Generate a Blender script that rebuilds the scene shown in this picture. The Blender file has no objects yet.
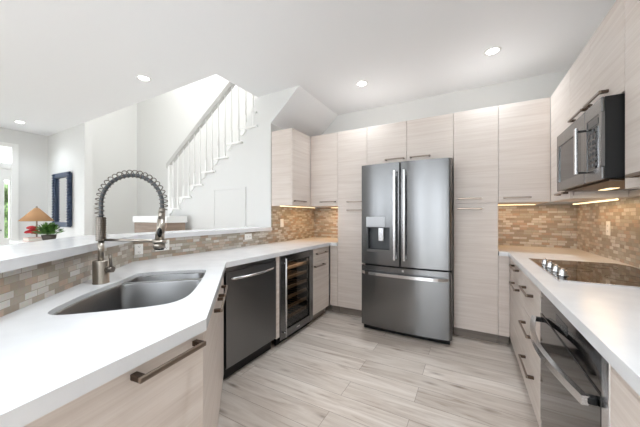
import bpy, bmesh, math, random
from mathutils import Vector, Matrix
random.seed(7)
S = bpy.context.scene
COL = S.collection
PI = math.pi

# ------------------------------------------------------------------ camera
cam_d = bpy.data.cameras.new('camera')
cam_d.sensor_width = 36.0
cam_d.lens = 36.0 * 270.6 / 640.0
cam_d.shift_y = 2.07 / 640.0
cam_d.clip_start = 0.02
cam = bpy.data.objects.new('camera', cam_d)
cam.location = (0, 0, 1.26)
cam.rotation_euler = (PI / 2, 0, 0.5065)
COL.objects.link(cam)
S.camera = cam

# ------------------------------------------------------------------ world, exposure
world = bpy.data.worlds.new('sky')
S.world = world
world.use_nodes = True
bg = world.node_tree.nodes['Background']
bg.inputs['Color'].default_value = (0.88, 0.94, 1.0, 1)
bg.inputs['Strength'].default_value = 5.0
S.view_settings.view_transform = 'Standard'
S.view_settings.look = 'None'
S.view_settings.gamma = 1.0
S.view_settings.exposure = 0.44
S.cycles.max_bounces = 10
S.cycles.diffuse_bounces = 6
S.cycles.sample_clamp_indirect = 6.0
S.cycles.caustics_reflective = False
S.cycles.caustics_refractive = False

FILL_W = 10.0         # each added kitchen fill lamp, out of view
BACK_W = 5.8         # the two recessed lamps by the refrigerator wall
LIVING_W = 3.0        # each recessed living room lamp
UPSTAIRS_W = 58.0     # lamp at the top of the stairwell
WARM = (1.0, 0.62, 0.28)


def area_lamp(name, loc, power, sx, sy=None, shape='RECTANGLE', color=(1, 1, 1), rot=(0, 0, 0), parent=None):
    d = bpy.data.lights.new(name, 'AREA')
    d.shape = shape
    d.size = sx
    if sy:
        d.size_y = sy
    d.energy = power
    if shape == 'DISK':
        d.spread = 2.2
    d.color = color
    o = bpy.data.objects.new(name, d)
    COL.objects.link(o)
    o.location = loc
    o.rotation_euler = rot
    return o


area_lamp('upstairs_lamp', (-4.6, 2.95, 5.4), UPSTAIRS_W, 1.6, 1.2)

# ------------------------------------------------------------------ materials
def lin(r, g, b):
    f = lambda c: (c / 255 / 12.92) if c / 255 <= 0.04045 else ((c / 255 + 0.055) / 1.055) ** 2.4
    return (f(r), f(g), f(b), 1)


def mat(name, col, rough=0.5, metal=0.0, spec=None, coat=0.0):
    m = bpy.data.materials.new(name)
    m.use_nodes = True
    p = m.node_tree.nodes['Principled BSDF']
    p.inputs['Base Color'].default_value = col
    p.inputs['Roughness'].default_value = rough
    p.inputs['Metallic'].default_value = metal
    if spec is not None:
        p.inputs['Specular IOR Level'].default_value = spec
    if coat:
        p.inputs['Coat Weight'].default_value = coat
        p.inputs['Coat Roughness'].default_value = 0.1
    return m


def emit(name, col, strength):
    m = bpy.data.materials.new(name)
    m.use_nodes = True
    p = m.node_tree.nodes['Principled BSDF']
    p.inputs['Base Color'].default_value = (0.9, 0.9, 0.9, 1)
    p.inputs['Emission Color'].default_value = col
    p.inputs['Emission Strength'].default_value = strength
    return m


def nodes(m):
    t = m.node_tree
    return t, t.nodes, t.links, t.nodes['Principled BSDF']


def ramp(n, stops, interp='LINEAR'):
    r = n.new('ShaderNodeValToRGB')
    r.color_ramp.interpolation = interp
    e = r.color_ramp.elements
    while len(e) > 1:
        e.remove(e[-1])
    e[0].position, e[0].color = stops[0]
    for p, c in stops[1:]:
        x = e.new(p)
        x.color = c
    return r


def mapping(n, l, src, scale, loc=(0, 0, 0)):
    mp = n.new('ShaderNodeMapping')
    mp.inputs['Scale'].default_value = scale
    mp.inputs['Location'].default_value = loc
    l.new(src, mp.inputs['Vector'])
    return mp


def wood_mat(name, dark, mid, light, rough=0.42, vec=(1.6, 1.6, 42)):
    m = mat(name, mid, rough)
    t, n, l, p = nodes(m)
    tc = n.new('ShaderNodeTexCoord')
    oi = n.new('ShaderNodeObjectInfo')
    add = n.new('ShaderNodeVectorMath')
    add.operation = 'MULTIPLY_ADD'
    l.new(oi.outputs['Random'], add.inputs[0])
    add.inputs[1].default_value = (9, 7, 5)
    l.new(tc.outputs['Object'], add.inputs[2])
    mp = mapping(n, l, add.outputs[0], vec)
    n1 = n.new('ShaderNodeTexNoise')
    n1.inputs['Scale'].default_value = 1.0
    n1.inputs['Detail'].default_value = 5
    n1.inputs['Roughness'].default_value = 0.6
    n1.inputs['Distortion'].default_value = 0.35
    l.new(mp.outputs[0], n1.inputs['Vector'])
    mp2 = mapping(n, l, add.outputs[0], (vec[0] * 2.5, vec[1] * 2.5, vec[2] * 5))
    n2 = n.new('ShaderNodeTexNoise')
    n2.inputs['Scale'].default_value = 1.0
    n2.inputs['Detail'].default_value = 2
    l.new(mp2.outputs[0], n2.inputs['Vector'])
    mx = n.new('ShaderNodeMix')
    mx.inputs[0].default_value = 0.3
    l.new(n1.outputs['Fac'], mx.inputs[2])
    l.new(n2.outputs['Fac'], mx.inputs[3])
    r = ramp(n, [(0.3, dark), (0.5, mid), (0.7, light)])
    l.new(mx.outputs[0], r.inputs[0])
    l.new(r.outputs[0], p.inputs['Base Color'])
    return m


def tile_mat():
    m = mat('mosaic_tile', (0.5, 0.45, 0.4, 1), 0.3)
    t, n, l, p = nodes(m)
    uv = n.new('ShaderNodeTexCoord')
    b = n.new('ShaderNodeTexBrick')
    b.inputs['Color1'].default_value = (0, 0, 0, 1)
    b.inputs['Color2'].default_value = (1, 1, 1, 1)
    b.inputs['Mortar'].default_value = (0.5, 0.5, 0.5, 1)
    b.inputs['Scale'].default_value = 1.0
    b.inputs['Mortar Size'].default_value = 0.0014
    b.inputs['Mortar Smooth'].default_value = 0.1
    b.inputs['Brick Width'].default_value = 0.066
    b.inputs['Row Height'].default_value = 0.0268
    b.inputs['Bias'].default_value = 0
    b.offset = 0.41
    b.squash = 1.25
    b.squash_frequency = 3
    l.new(uv.outputs['UV'], b.inputs['Vector'])
    r = ramp(n, [(0.0, lin(204, 197, 188)), (0.2, lin(168, 156, 140)), (0.38, lin(184, 160, 140)), (0.50, lin(180, 172, 158)),
                 (0.70, lin(212, 207, 200)), (0.82, lin(160, 146, 130)), (0.91, lin(198, 182, 166))], 'CONSTANT')
    l.new(b.outputs['Color'], r.inputs[0])
    ns = n.new('ShaderNodeTexNoise')
    ns.inputs['Scale'].default_value = 70
    ns.inputs['Detail'].default_value = 3
    l.new(uv.outputs['UV'], ns.inputs['Vector'])
    mm = n.new('ShaderNodeMix')
    mm.data_type = 'RGBA'
    mm.blend_type = 'MULTIPLY'
    mm.inputs[0].default_value = 0.25
    l.new(r.outputs[0], mm.inputs[6])
    l.new(ns.outputs['Color'], mm.inputs[7])
    mx = n.new('ShaderNodeMix')
    mx.data_type = 'RGBA'
    l.new(b.outputs['Fac'], mx.inputs[0])
    l.new(mm.outputs[2], mx.inputs[6])
    mx.inputs[7].default_value = lin(150, 138, 122)
    l.new(mx.outputs[2], p.inputs['Base Color'])
    bp = n.new('ShaderNodeBump')
    bp.inputs['Strength'].default_value = 0.35
    bp.inputs['Distance'].default_value = 0.002
    bp.invert = True
    l.new(b.outputs['Fac'], bp.inputs['Height'])
    l.new(bp.outputs[0], p.inputs['Normal'])
    return m


def floor_mat():
    m = mat('plank_floor', (0.5, 0.45, 0.4, 1), 0.38)
    t, n, l, p = nodes(m)
    tc = n.new('ShaderNodeTexCoord')
    b = n.new('ShaderNodeTexBrick')
    b.inputs['Color1'].default_value = (0, 0, 0, 1)
    b.inputs['Color2'].default_value = (1, 1, 1, 1)
    b.inputs['Scale'].default_value = 1.0
    b.inputs['Mortar Size'].default_value = 0.0016
    b.inputs['Brick Width'].default_value = 1.25
    b.inputs['Row Height'].default_value = 0.178
    b.offset = 0.37
    mp0 = mapping(n, l, tc.outputs['Object'], (1, 1, 1), (0.33, 0.05, 0))
    l.new(mp0.outputs[0], b.inputs['Vector'])
    # each plank gets its own grain offset
    off = n.new('ShaderNodeVectorMath')
    off.operation = 'MULTIPLY_ADD'
    l.new(b.outputs['Color'], off.inputs[0])
    off.inputs[1].default_value = (13, 7, 0)
    l.new(tc.outputs['Object'], off.inputs[2])
    mp = mapping(n, l, off.outputs[0], (1.3, 13, 1))
    n1 = n.new('ShaderNodeTexNoise')
    n1.inputs['Scale'].default_value = 1.0
    n1.inputs['Detail'].default_value = 6
    n1.inputs['Roughness'].default_value = 0.62
    n1.inputs['Distortion'].default_value = 1.6
    l.new(mp.outputs[0], n1.inputs['Vector'])
    r = ramp(n, [(0.25, lin(152, 136, 122)), (0.40, lin(192, 179, 168)), (0.6, lin(211, 201, 192)), (0.8, lin(220, 212, 204))])
    l.new(n1.outputs['Fac'], r.inputs[0])
    # knots
    mk = mapping(n, l, off.outputs[0], (2.6, 8, 1))
    v = n.new('ShaderNodeTexVoronoi')
    v.inputs['Scale'].default_value = 1.0
    l.new(mk.outputs[0], v.inputs['Vector'])
    kr = ramp(n, [(0.0, (0.30, 0.27, 0.25, 1)), (0.09, (0.70, 0.67, 0.65, 1)), (0.20, (1, 1, 1, 1))])
    l.new(v.outputs['Distance'], kr.inputs[0])
    mm = n.new('ShaderNodeMix')
    mm.data_type = 'RGBA'
    mm.blend_type = 'MULTIPLY'
    mm.inputs[0].default_value = 0.8
    l.new(r.outputs[0], mm.inputs[6])
    l.new(kr.outputs[0], mm.inputs[7])
    tone = ramp(n, [(0, (0.82, 0.80, 0.78, 1)), (0.5, (0.95, 0.94, 0.93, 1)), (1, (1.05, 1.05, 1.05, 1))])
    l.new(b.outputs['Color'], tone.inputs[0])
    m2 = n.new('ShaderNodeMix')
    m2.data_type = 'RGBA'
    m2.blend_type = 'MULTIPLY'
    m2.inputs[0].default_value = 1.0
    l.new(mm.outputs[2], m2.inputs[6])
    l.new(tone.outputs[0], m2.inputs[7])
    mx = n.new('ShaderNodeMix')
    mx.data_type = 'RGBA'
    l.new(b.outputs['Fac'], mx.inputs[0])
    l.new(m2.outputs[2], mx.inputs[6])
    mx.inputs[7].default_value = lin(138, 124, 114)
    l.new(mx.outputs[2], p.inputs['Base Color'])
    return m


def quartz_mat():
    m = mat('white_quartz', (0.85, 0.85, 0.85, 1), 0.22)
    t, n, l, p = nodes(m)
    tc = n.new('ShaderNodeTexCoord')
    ns = n.new('ShaderNodeTexNoise')
    ns.inputs['Scale'].default_value = 9
    ns.inputs['Detail'].default_value = 6
    l.new(tc.outputs['Object'], ns.inputs['Vector'])
    r = ramp(n, [(0.3, lin(222, 222, 224)), (0.7, lin(230, 230, 231))])
    l.new(ns.outputs['Fac'], r.inputs[0])
    l.new(r.outputs[0], p.inputs['Base Color'])
    return m


def steel_mat(name, c, rough=0.24, vec=(3, 3, 260), amp=0.1):
    m = mat(name, (c, c, c * 1.01, 1), rough, 1.0)
    t, n, l, p = nodes(m)
    tc = n.new('ShaderNodeTexCoord')
    mp = mapping(n, l, tc.outputs['Object'], vec)
    ns = n.new('ShaderNodeTexNoise')
    ns.inputs['Scale'].default_value = 1
    ns.inputs['Detail'].default_value = 2
    l.new(mp.outputs[0], ns.inputs['Vector'])
    mr = n.new('ShaderNodeMapRange')
    mr.inputs['To Min'].default_value = rough - amp / 2
    mr.inputs['To Max'].default_value = rough + amp / 2
    l.new(ns.outputs['Fac'], mr.inputs['Value'])
    l.new(mr.outputs[0], p.inputs['Roughness'])
    p.inputs['Anisotropic'].default_value = 0.8
    p.inputs['Anisotropic Rotation'].default_value = 0.25
    return m


def paint_mat(name, c, rough=0.6):
    m = mat(name, c, rough)
    t, n, l, p = nodes(m)
    tc = n.new('ShaderNodeTexCoord')
    ns = n.new('ShaderNodeTexNoise')
    ns.inputs['Scale'].default_value = 160
    l.new(tc.outputs['Object'], ns.inputs['Vector'])
    bp = n.new('ShaderNodeBump')
    bp.inputs['Strength'].default_value = 0.04
    bp.inputs['Distance'].default_value = 0.001
    l.new(ns.outputs['Fac'], bp.inputs['Height'])
    l.new(bp.outputs[0], p.inputs['Normal'])
    return m


def leaf_mat(name, a, b2):
    m = mat(name, a, 0.5)
    t, n, l, p = nodes(m)
    tc = n.new('ShaderNodeTexCoord')
    ns = n.new('ShaderNodeTexNoise')
    ns.inputs['Scale'].default_value = 25
    l.new(tc.outputs['Object'], ns.inputs['Vector'])
    r = ramp(n, [(0.35, a), (0.65, b2)])
    l.new(ns.outputs['Fac'], r.inputs[0])
    l.new(r.outputs[0], p.inputs['Base Color'])
    return m


def rattan_mat():
    m = mat('rattan', lin(196, 150, 104), 0.7)
    t, n, l, p = nodes(m)
    tc = n.new('ShaderNodeTexCoord')
    w = n.new('ShaderNodeTexWave')
    w.bands_direction = 'Z'
    w.inputs['Scale'].default_value = 30
    l.new(tc.outputs['Object'], w.inputs['Vector'])
    r = ramp(n, [(0.2, lin(160, 116, 76)), (0.8, lin(212, 168, 124))])
    l.new(w.outputs['Fac'], r.inputs[0])
    l.new(r.outputs[0], p.inputs['Base Color'])
    return m


def glass_mat(name, tint=(1, 1, 1, 1), refl=0.1, rough=0.0):
    m = bpy.data.materials.new(name)
    m.use_nodes = True
    t = m.node_tree
    n, l = t.nodes, t.links
    n.remove(n['Principled BSDF'])
    tr = n.new('ShaderNodeBsdfTransparent')
    tr.inputs[0].default_value = tint
    gl = n.new('ShaderNodeBsdfGlossy')
    gl.inputs['Roughness'].default_value = rough
    gl.inputs[0].default_value = (0.9, 0.9, 0.9, 1)
    lw_ = n.new('ShaderNodeLayerWeight')
    pw = n.new('ShaderNodeMath')
    pw.operation = 'POWER'
    l.new(lw_.outputs['Facing'], pw.inputs[0])
    pw.inputs[1].default_value = 4.0
    fr = n.new('ShaderNodeMath')
    fr.operation = 'MULTIPLY_ADD'
    l.new(pw.outputs[0], fr.inputs[0])
    fr.inputs[1].default_value = 0.6
    fr.inputs[2].default_value = 0.035
    mx = n.new('ShaderNodeMixShader')
    l.new(fr.outputs[0], mx.inputs[0])
    l.new(tr.outputs[0], mx.inputs[1])
    l.new(gl.outputs[0], mx.inputs[2])
    l.new(mx.outputs[0], n['Material Output'].inputs[0])
    return m


WOOD = wood_mat('ash_laminate', lin(203, 189, 179), lin(214, 202, 193), lin(223, 213, 205))
WOOD_IN = mat('cabinet_interior', lin(190, 172, 158), 0.6)
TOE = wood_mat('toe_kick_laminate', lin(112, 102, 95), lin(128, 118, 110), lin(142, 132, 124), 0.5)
TILE = tile_mat()
FLOOR = floor_mat()
QUARTZ = quartz_mat()
STEEL = steel_mat('stainless_steel', 0.20, 0.24, (40, 40, 1.0), 0.08)
STEEL_LT = steel_mat('bright_stainless_steel', 0.68, 0.22)
STEEL_MID = steel_mat('grey_stainless_steel', 0.34, 0.3)
STEEL_SINK = steel_mat('sink_steel', 0.28, 0.3, (90, 90, 90))
STEEL_DW = steel_mat('dark_stainless_steel', 0.20, 0.32, (40, 40, 1.0), 0.04)
NICKEL = mat('brushed_nickel', lin(168, 160, 150), 0.28, 1.0)
NICKEL_DK = mat('dark_nickel', lin(120, 113, 106), 0.3, 1.0)
BRONZE = mat('bronze_pull', lin(150, 136, 124), 0.32, 1.0)
BRONZE_DK = mat('dark_bronze_post', lin(92, 78, 68), 0.4, 1.0)
BLACK = mat('black_plastic', lin(14, 14, 15), 0.4, 0.0, 0.3)
BLACK_GL = mat('black_glass', lin(14, 14, 15), 0.06, 0.0, 0.6)
CERAN = mat('black_ceramic_glass', lin(18, 17, 17), 0.05, 0.0, 0.9)
GREY_PL = mat('grey_plastic', lin(70, 72, 75), 0.4)
WALL = paint_mat('wall_paint', lin(223, 223, 221))
CEIL = paint_mat('ceiling_paint', lin(244, 245, 247))
TRIM = mat('white_trim', lin(240, 240, 238), 0.35)
WHITE_PL = mat('white_plastic', lin(240, 238, 234), 0.35)
RAIL_W = mat('grey_white_rail', lin(196, 195, 192), 0.4)
NAVY = mat('navy_painted_wood', lin(46, 62, 88), 0.4)
MIRROR = mat('mirror_glass', (0.9, 0.9, 0.9, 1), 0.01, 1.0)
RATTAN = rattan_mat()
LEAF = leaf_mat('plant_leaf', lin(34, 70, 26), lin(96, 140, 60))
HEDGE = leaf_mat('hedge_leaf', lin(24, 44, 20), lin(120, 150, 84))
RED = leaf_mat('red_petal', lin(150, 14, 24), lin(196, 36, 44))
POT = mat('dark_pot', lin(70, 62, 56), 0.6)
PANE = glass_mat('window_glass')
TINT = glass_mat('tinted_glass', (0.62, 0.62, 0.62, 1))
LED = emit('led_disc', (1, 0.98, 0.95, 1), 14)
LED_WARM = emit('warm_led_strip', (1, 0.74, 0.40, 1), 1.6)
GROUND = mat('bounce_ground', lin(222, 220, 214), 0.8)  # unseen ground outside, made pale to bounce daylight onto the ceiling

# ------------------------------------------------------------------ mesh helpers
ROOTM = {}


class MB:
    def __init__(s):
        s.bm = bmesh.new()
        s.uv = None

    def box(s, x0, x1, y0, y1, z0, z1, bev=0.0):
        r = bmesh.ops.create_cube(s.bm, size=1.0)
        vs = r['verts']
        for v in vs:
            v.co.x = x0 if v.co.x < 0 else x1
            v.co.y = y0 if v.co.y < 0 else y1
            v.co.z = z0 if v.co.z < 0 else z1
        if bev > 0:
            es = list({e for v in vs for e in v.link_edges})
            bmesh.ops.bevel(s.bm, geom=es, offset=bev, segments=2, affect='EDGES', profile=0.5)
        return s

    def cyl(s, p0, p1, r0, r1=None, seg=20, cap=True):
        r1 = r0 if r1 is None else r1
        p0, p1 = Vector(p0), Vector(p1)
        d = p1 - p0
        q = Vector((0, 0, 1)).rotation_difference(d.normalized()) if d.length else None
        M = Matrix.Translation((p0 + p1) / 2) @ q.to_matrix().to_4x4()
        r = bmesh.ops.create_cone(s.bm, cap_ends=cap, segments=seg, radius1=r0, radius2=r1, depth=d.length, matrix=M)
        for f in {f for v in r['verts'] for f in v.link_faces}:
            f.smooth = len(f.verts) == 4
        return s

    def tube(s, pts, r, seg=8, rect=None, closed_ends=True):
        """sweep a circle (or a rect (w,h)) along pts with parallel transport"""
        pts = [Vector(p) for p in pts]
        n = len(pts)
        T = [(pts[min(i + 1, n - 1)] - pts[max(i - 1, 0)]).normalized() for i in range(n)]
        up = Vector((0, 0, 1)) if abs(T[0].z) < 0.95 else Vector((1, 0, 0))
        a = T[0].cross(up).normalized()
        rings = []
        for i in range(n):
            if i:
                a = T[i - 1].rotation_difference(T[i]) @ a
            b = T[i].cross(a).normalized()
            rr = r[i] if isinstance(r, (list, tuple)) else r
            if rect:
                w, h = rect
                cs = [(-w / 2, -h / 2), (w / 2, -h / 2), (w / 2, h / 2), (-w / 2, h / 2)]
            else:
                cs = [(rr * math.cos(2 * PI * k / seg), rr * math.sin(2 * PI * k / seg)) for k in range(seg)]
            rings.append([s.bm.verts.new(pts[i] + a * c[0] + b * c[1]) for c in cs])
        m = len(rings[0])
        for i in range(n - 1):
            for k in range(m):
                f = s.bm.faces.new((rings[i][k], rings[i][(k + 1) % m], rings[i + 1][(k + 1) % m], rings[i + 1][k]))
                f.smooth = not rect
        if closed_ends:
            s.bm.faces.new(rings[0])
            s.bm.faces.new(rings[-1])
        return s

    def lathe(s, prof, c=(0, 0, 0), seg=28, axis=None, smooth=True):
        c = Vector(c)
        q = Matrix.Identity(3) if axis is None else Vector((0, 0, 1)).rotation_difference(Vector(axis).normalized()).to_matrix()
        rings = []
        for r, z in prof:
            if r < 1e-6:
                rings.append([s.bm.verts.new(c + q @ Vector((0, 0, z)))])
            else:
                rings.append([s.bm.verts.new(c + q @ Vector((r * math.cos(2 * PI * k / seg), r * math.sin(2 * PI * k / seg), z))) for k in range(seg)])
        for A, B in zip(rings, rings[1:]):
            for k in range(seg):
                a, b = A[k % len(A)], A[(k + 1) % len(A)]
                d, e = B[k % len(B)], B[(k + 1) % len(B)]
                vs = []
                for v in (a, b, e, d):
                    if v not in vs:
                        vs.append(v)
                if len(vs) > 2:
                    s.bm.faces.new(vs).smooth = smooth
        return s

    def prism(s, poly, h0, h1, plane='xy', holes=()):
        def P(p, h):
            return (p[0], p[1], h) if plane == 'xy' else ((p[0], h, p[1]) if plane == 'xz' else (h, p[0], p[1]))
        levels = []
        for h in (h0, h1):
            loops = []
            es = []
            for lp in [poly] + list(holes):
                vs = [s.bm.verts.new(P(p, h)) for p in lp]
                loops.append(vs)
                for i in range(len(vs)):
                    es.append(s.bm.edges.new((vs[i], vs[(i + 1) % len(vs)])))
            if holes:
                bmesh.ops.triangle_fill(s.bm, edges=es, use_beauty=True, use_dissolve=False)
            else:
                s.bm.faces.new(loops[0])
            levels.append(loops)
        for A, B in zip(*levels):
            for i in range(len(A)):
                j = (i + 1) % len(A)
                s.bm.faces.new((A[i], A[j], B[j], B[i]))
        return s

    def strip(s, path, z0, z1, th, u0=0.0):
        """wall panel along a plan path (front side), thickness to the left; UV u along the path, v = z"""
        s.uv = s.uv or s.bm.loops.layers.uv.new('UVMap')
        P = [Vector((p[0], p[1], 0)) for p in path]
        n = len(P)
        nor = []
        for i in range(n):
            ds = []
            if i:
                ds.append((P[i] - P[i - 1]).normalized())
            if i < n - 1:
                ds.append((P[i + 1] - P[i]).normalized())
            ns = [Vector((-d.y, d.x, 0)) for d in ds]
            v = sum(ns, Vector())
            v.normalize()
            nor.append(v * (th / max(0.3, v.dot(ns[0]))))
        u = [u0]
        for i in range(1, n):
            u.append(u[-1] + (P[i] - P[i - 1]).length)
        def V(p, z):
            return s.bm.verts.new((p.x, p.y, z))
        F = [(V(P[i], z0), V(P[i], z1)) for i in range(n)]
        Bk = [(V(P[i] + nor[i], z0), V(P[i] + nor[i], z1)) for i in range(n)]
        def face(vs, uvs):
            f = s.bm.faces.new(vs)
            for lp, w in zip(f.loops, uvs):
                lp[s.uv].uv = w
        for i in range(n - 1):
            a, b = F[i], F[i + 1]
            face((a[0], b[0], b[1], a[1]), ((u[i], z0), (u[i + 1], z0), (u[i + 1], z1), (u[i], z1)))
            a2, b2 = Bk[i], Bk[i + 1]
            face((b2[0], a2[0], a2[1], b2[1]), ((u[i + 1], z0), (u[i], z0), (u[i], z1), (u[i + 1], z1)))
            face((a[1], b[1], b2[1], a2[1]), ((u[i], z1), (u[i + 1], z1), (u[i + 1], z1 + th), (u[i], z1 + th)))
            face((a2[0], b2[0], b[0], a[0]), ((u[i], z0 - th), (u[i + 1], z0 - th), (u[i + 1], z0), (u[i], z0)))
        for i, sg in ((0, 1), (n - 1, -1)):
            face((F[i][0], F[i][1], Bk[i][1], Bk[i][0]), ((u[i], z0), (u[i], z1), (u[i] + th, z1), (u[i] + th, z0)))
        return s

    def blob(s, c, r, sub=2, jitter=0.0, scale=(1, 1, 1)):
        x = bmesh.ops.create_icosphere(s.bm, subdivisions=sub, radius=r, matrix=Matrix.Translation(c) @ Matrix.Diagonal((*scale, 1)))
        for v in x['verts']:
            if jitter:
                v.co += Vector([random.uniform(-jitter, jitter) for _ in range(3)])
            for f in v.link_faces:
                f.smooth = True
        return s


def obj(name, b, m, parent=None, world=False):
    me = bpy.data.meshes.new(name)
    bmesh.ops.recalc_face_normals(b.bm, faces=b.bm.faces)
    M = ROOTM.get(parent.name) if parent else None
    if M is not None and world:
        b.bm.transform(M.inverted())
    b.bm.to_mesh(me)
    b.bm.free()
    me.materials.append(m)
    o = bpy.data.objects.new(name, me)
    COL.objects.link(o)
    if parent:
        o.parent = parent
        ROOTM[o.name] = M if M is not None else Matrix.Identity(4)
    return o


def tag(o, label, cat, group=None):
    o['label'] = label
    o['category'] = cat
    if group:
        o['group'] = group
    return o


def thing(name, label, cat, loc=(0, 0, 0), rotz=0.0, group=None):
    o = bpy.data.objects.new(name, None)
    o.empty_display_size = 0.1
    COL.objects.link(o)
    o.location = loc
    o.rotation_euler = (0, 0, rotz)
    ROOTM[o.name] = Matrix.Translation(loc) @ Matrix.Rotation(rotz, 4, 'Z')
    return tag(o, label, cat, group)


def struct(name, b, m, parent=None):
    o = obj(name, b, m, parent)
    o['kind'] = 'structure'
    return o


# ------------------------------------------------------------------ measures (metres)
CT, CB = 0.914, 0.874          # worktop top and underside
XWL, XWR, YWB = -2.216, 0.98, 3.80
HC = 2.82                      # ceiling
UB, UT = 1.383, 2.328          # wall cabinets
YP = 3.135                     # front of the tall cabinets
R2 = math.sqrt(2)
D = lambda u, w: ((w - u) / R2, (w + u) / R2)     # along and across the diagonal sink run

# ------------------------------------------------------------------ structure
struct('floor', MB().box(-7.6, 1.1, -2.6, 3.95, -0.1, 0), FLOOR)
struct('ground', MB().box(-30, 30, -30, 30, -0.3, -0.12), GROUND)
struct('ceiling', MB().box(-7.6, 1.1, -2.6, 2.056, HC, HC + 0.3).box(-2.45, 1.1, 2.056, 3.95, HC, HC + 0.3), CEIL)
struct('wall_back', MB().box(-7.6, 1.1, YWB + 0.012, 3.95, 0, 5.6), WALL)
struct('wall_right', MB().box(XWR + 0.012, 1.12, -2.6, YWB + 0.012, 0, HC), WALL)
struct('wall_hall', MB().box(-7.6, -7.5, 2.17, YWB + 0.012, 0, 5.6), WALL)
struct('wall_living', MB().box(-7.37, -5.669, 2.056, 2.17, 0, HC), WALL)
struct('wall_upstairs', MB().box(-7.6, -2.3, 1.95, 2.05, HC + 0.3, 5.6).box(-2.45, -2.35, 2.056, YWB, HC + 0.3, 5.6)
       .box(-7.6, -2.3, 1.95, 3.95, 5.6, 5.7), WALL)
# far left wall with the tall glazed door opening
lw = MB()
lw.box(-7.37, -7.25, 1.653, 2.056, 0, HC).box(-7.37, -7.25, 0.2, 0.5, 0, HC).box(-7.37, -7.25, -2.6, 0.2, 0, HC).box(-7.37, -7.25, 0.5, 1.653, 2.56, HC)
struct('wall_left', lw, WALL)
# rear wall behind the viewer with three tall unseen windows, sized for fill light and reflections
rw = MB()
WIN = [(-6.1, -5.4), (-4.0, -1.7), (-1.2, 0.8)]
xs = [-7.6] + [x for w in WIN for x in w] + [1.1]
for a, b2 in zip(xs[::2], xs[1::2]):
    rw.box(a, b2, -2.6, -2.48, 0, HC)
for a, b2 in WIN:
    rw.box(a, b2, -2.6, -2.48, 2.5, HC)
struct('wall_rear', rw, WALL)
for i, (a, b2) in enumerate(WIN):
    fr = MB()
    for x in (a, (a + b2) / 2 - 0.03, b2 - 0.06):
        fr.box(x, x + 0.06, -2.58, -2.5, 0, 2.5)
    fr.box(a, b2, -2.58, -2.5, 0, 0.08).box(a, b2, -2.58, -2.5, 2.42, 2.5)
    w = struct('window_%d' % (i + 2), fr, TRIM)
    struct('window_pane', MB().box(a + 0.05, b2 - 0.05, -2.545, -2.54, 0.07, 2.43), PANE, w)

# half wall carrying the raised bar: along the left run, then diagonal behind the sink
YB2 = -0.30
KA = XWL - 0.012
hw = [(KA, 2.72), (KA, -1.12 - 0.017 - KA), (-1.137 - YB2, YB2), (-1.137 - YB2 - 0.17, YB2), (KA - 0.12, -1.12 - 0.017 - 0.17 - KA + 0.12), (KA - 0.12, 2.72)]
struct('wall_half', MB().prism(hw, 0, 1.07), WALL)
# kitchen left wall piece beyond the stairs front, and the stair wall with stepped top
struct('wall_kitchen', MB().box(KA - 0.10, KA, 2.80, YWB + 0.012, 0, 2.45), WALL)
RUN, RISE = 0.2695, 0.178
NX = lambda k: -4.33 + RUN * k
NZ = lambda k: 1.385 + RISE * k
poly = [(NX(-7), 0)]
for k in range(-7, 8):
    poly.append((NX(k), NZ(k) - 0.028))
    nx = NX(k + 1) if k < 7 else -2.452
    if nx > NX(k):
        poly.append((nx, NZ(k) - 0.028))
poly = [p for p in poly if p[0] <= -2.45]
poly += [(-2.452, HC), (-1.799, HC), (KA, 2.443), (KA, 0)]
struct('wall_stair', MB().prism(poly, 2.72, 2.80, 'xz'), WALL)
# sloped underside of the upper flight
struct('ceiling_slope', MB().prism([(KA, 2.441), (-1.796, HC), (KA, HC)], 2.7205, YWB + 0.012, 'xz'), CEIL)

# far left glazed door
dr = MB()
dr.box(-7.36, -7.22, 1.57, 1.653, 0, 2.56).box(-7.36, -7.22, 0.5, 0.58, 0, 2.56).box(-7.36, -7.22, 0.58, 1.57, 2.49, 2.56)
dr.box(-7.34, -7.24, 0.58, 1.57, 2.1, 2.2)
door = struct('door_1', dr, TRIM)
dl = MB()
dl.box(-7.32, -7.26, 1.548, 1.57, 0.02, 2.1).box(-7.32, -7.26, 1.40, 1.488, 0.02, 2.1).box(-7.32, -7.26, 1.488, 1.548, 0.02, 0.856).box(-7.32, -7.26, 1.488, 1.548, 1.9, 2.1)
dl.box(-7.32, -7.26, 0.58, 0.70, 0.02, 2.1).box(-7.32, -7.26, 0.70, 1.40, 0.02, 0.3).box(-7.32, -7.26, 0.70, 1.40, 1.98, 2.1)
struct('door_leaf', dl, TRIM, door)
struct('door_pane', MB().box(-7.295, -7.285, 1.488, 1.548, 0.856, 1.9).box(-7.295, -7.285, 0.70, 1.40, 0.3, 1.98).box(-7.295, -7.285, 0.58, 1.57, 2.2, 2.49), PANE, door)
struct('door_handle', MB().cyl((-7.26, 1.44, 1.0), (-7.22, 1.44, 1.0), 0.012).cyl((-7.22, 1.44, 1.0), (-7.22, 1.40, 1.0), 0.009), NICKEL, door)
hd = MB()
for i in range(60):
    hd.blob((-9.2 + random.uniform(-0.3, 0.3), random.uniform(0.8, 2.4), random.uniform(0.0, 2.0)), random.uniform(0.15, 0.3), 2, 0.05)
tag(obj('hedge', hd, HEDGE), 'green hedge outside seen through the narrow glass of the far door', 'hedge')

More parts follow.
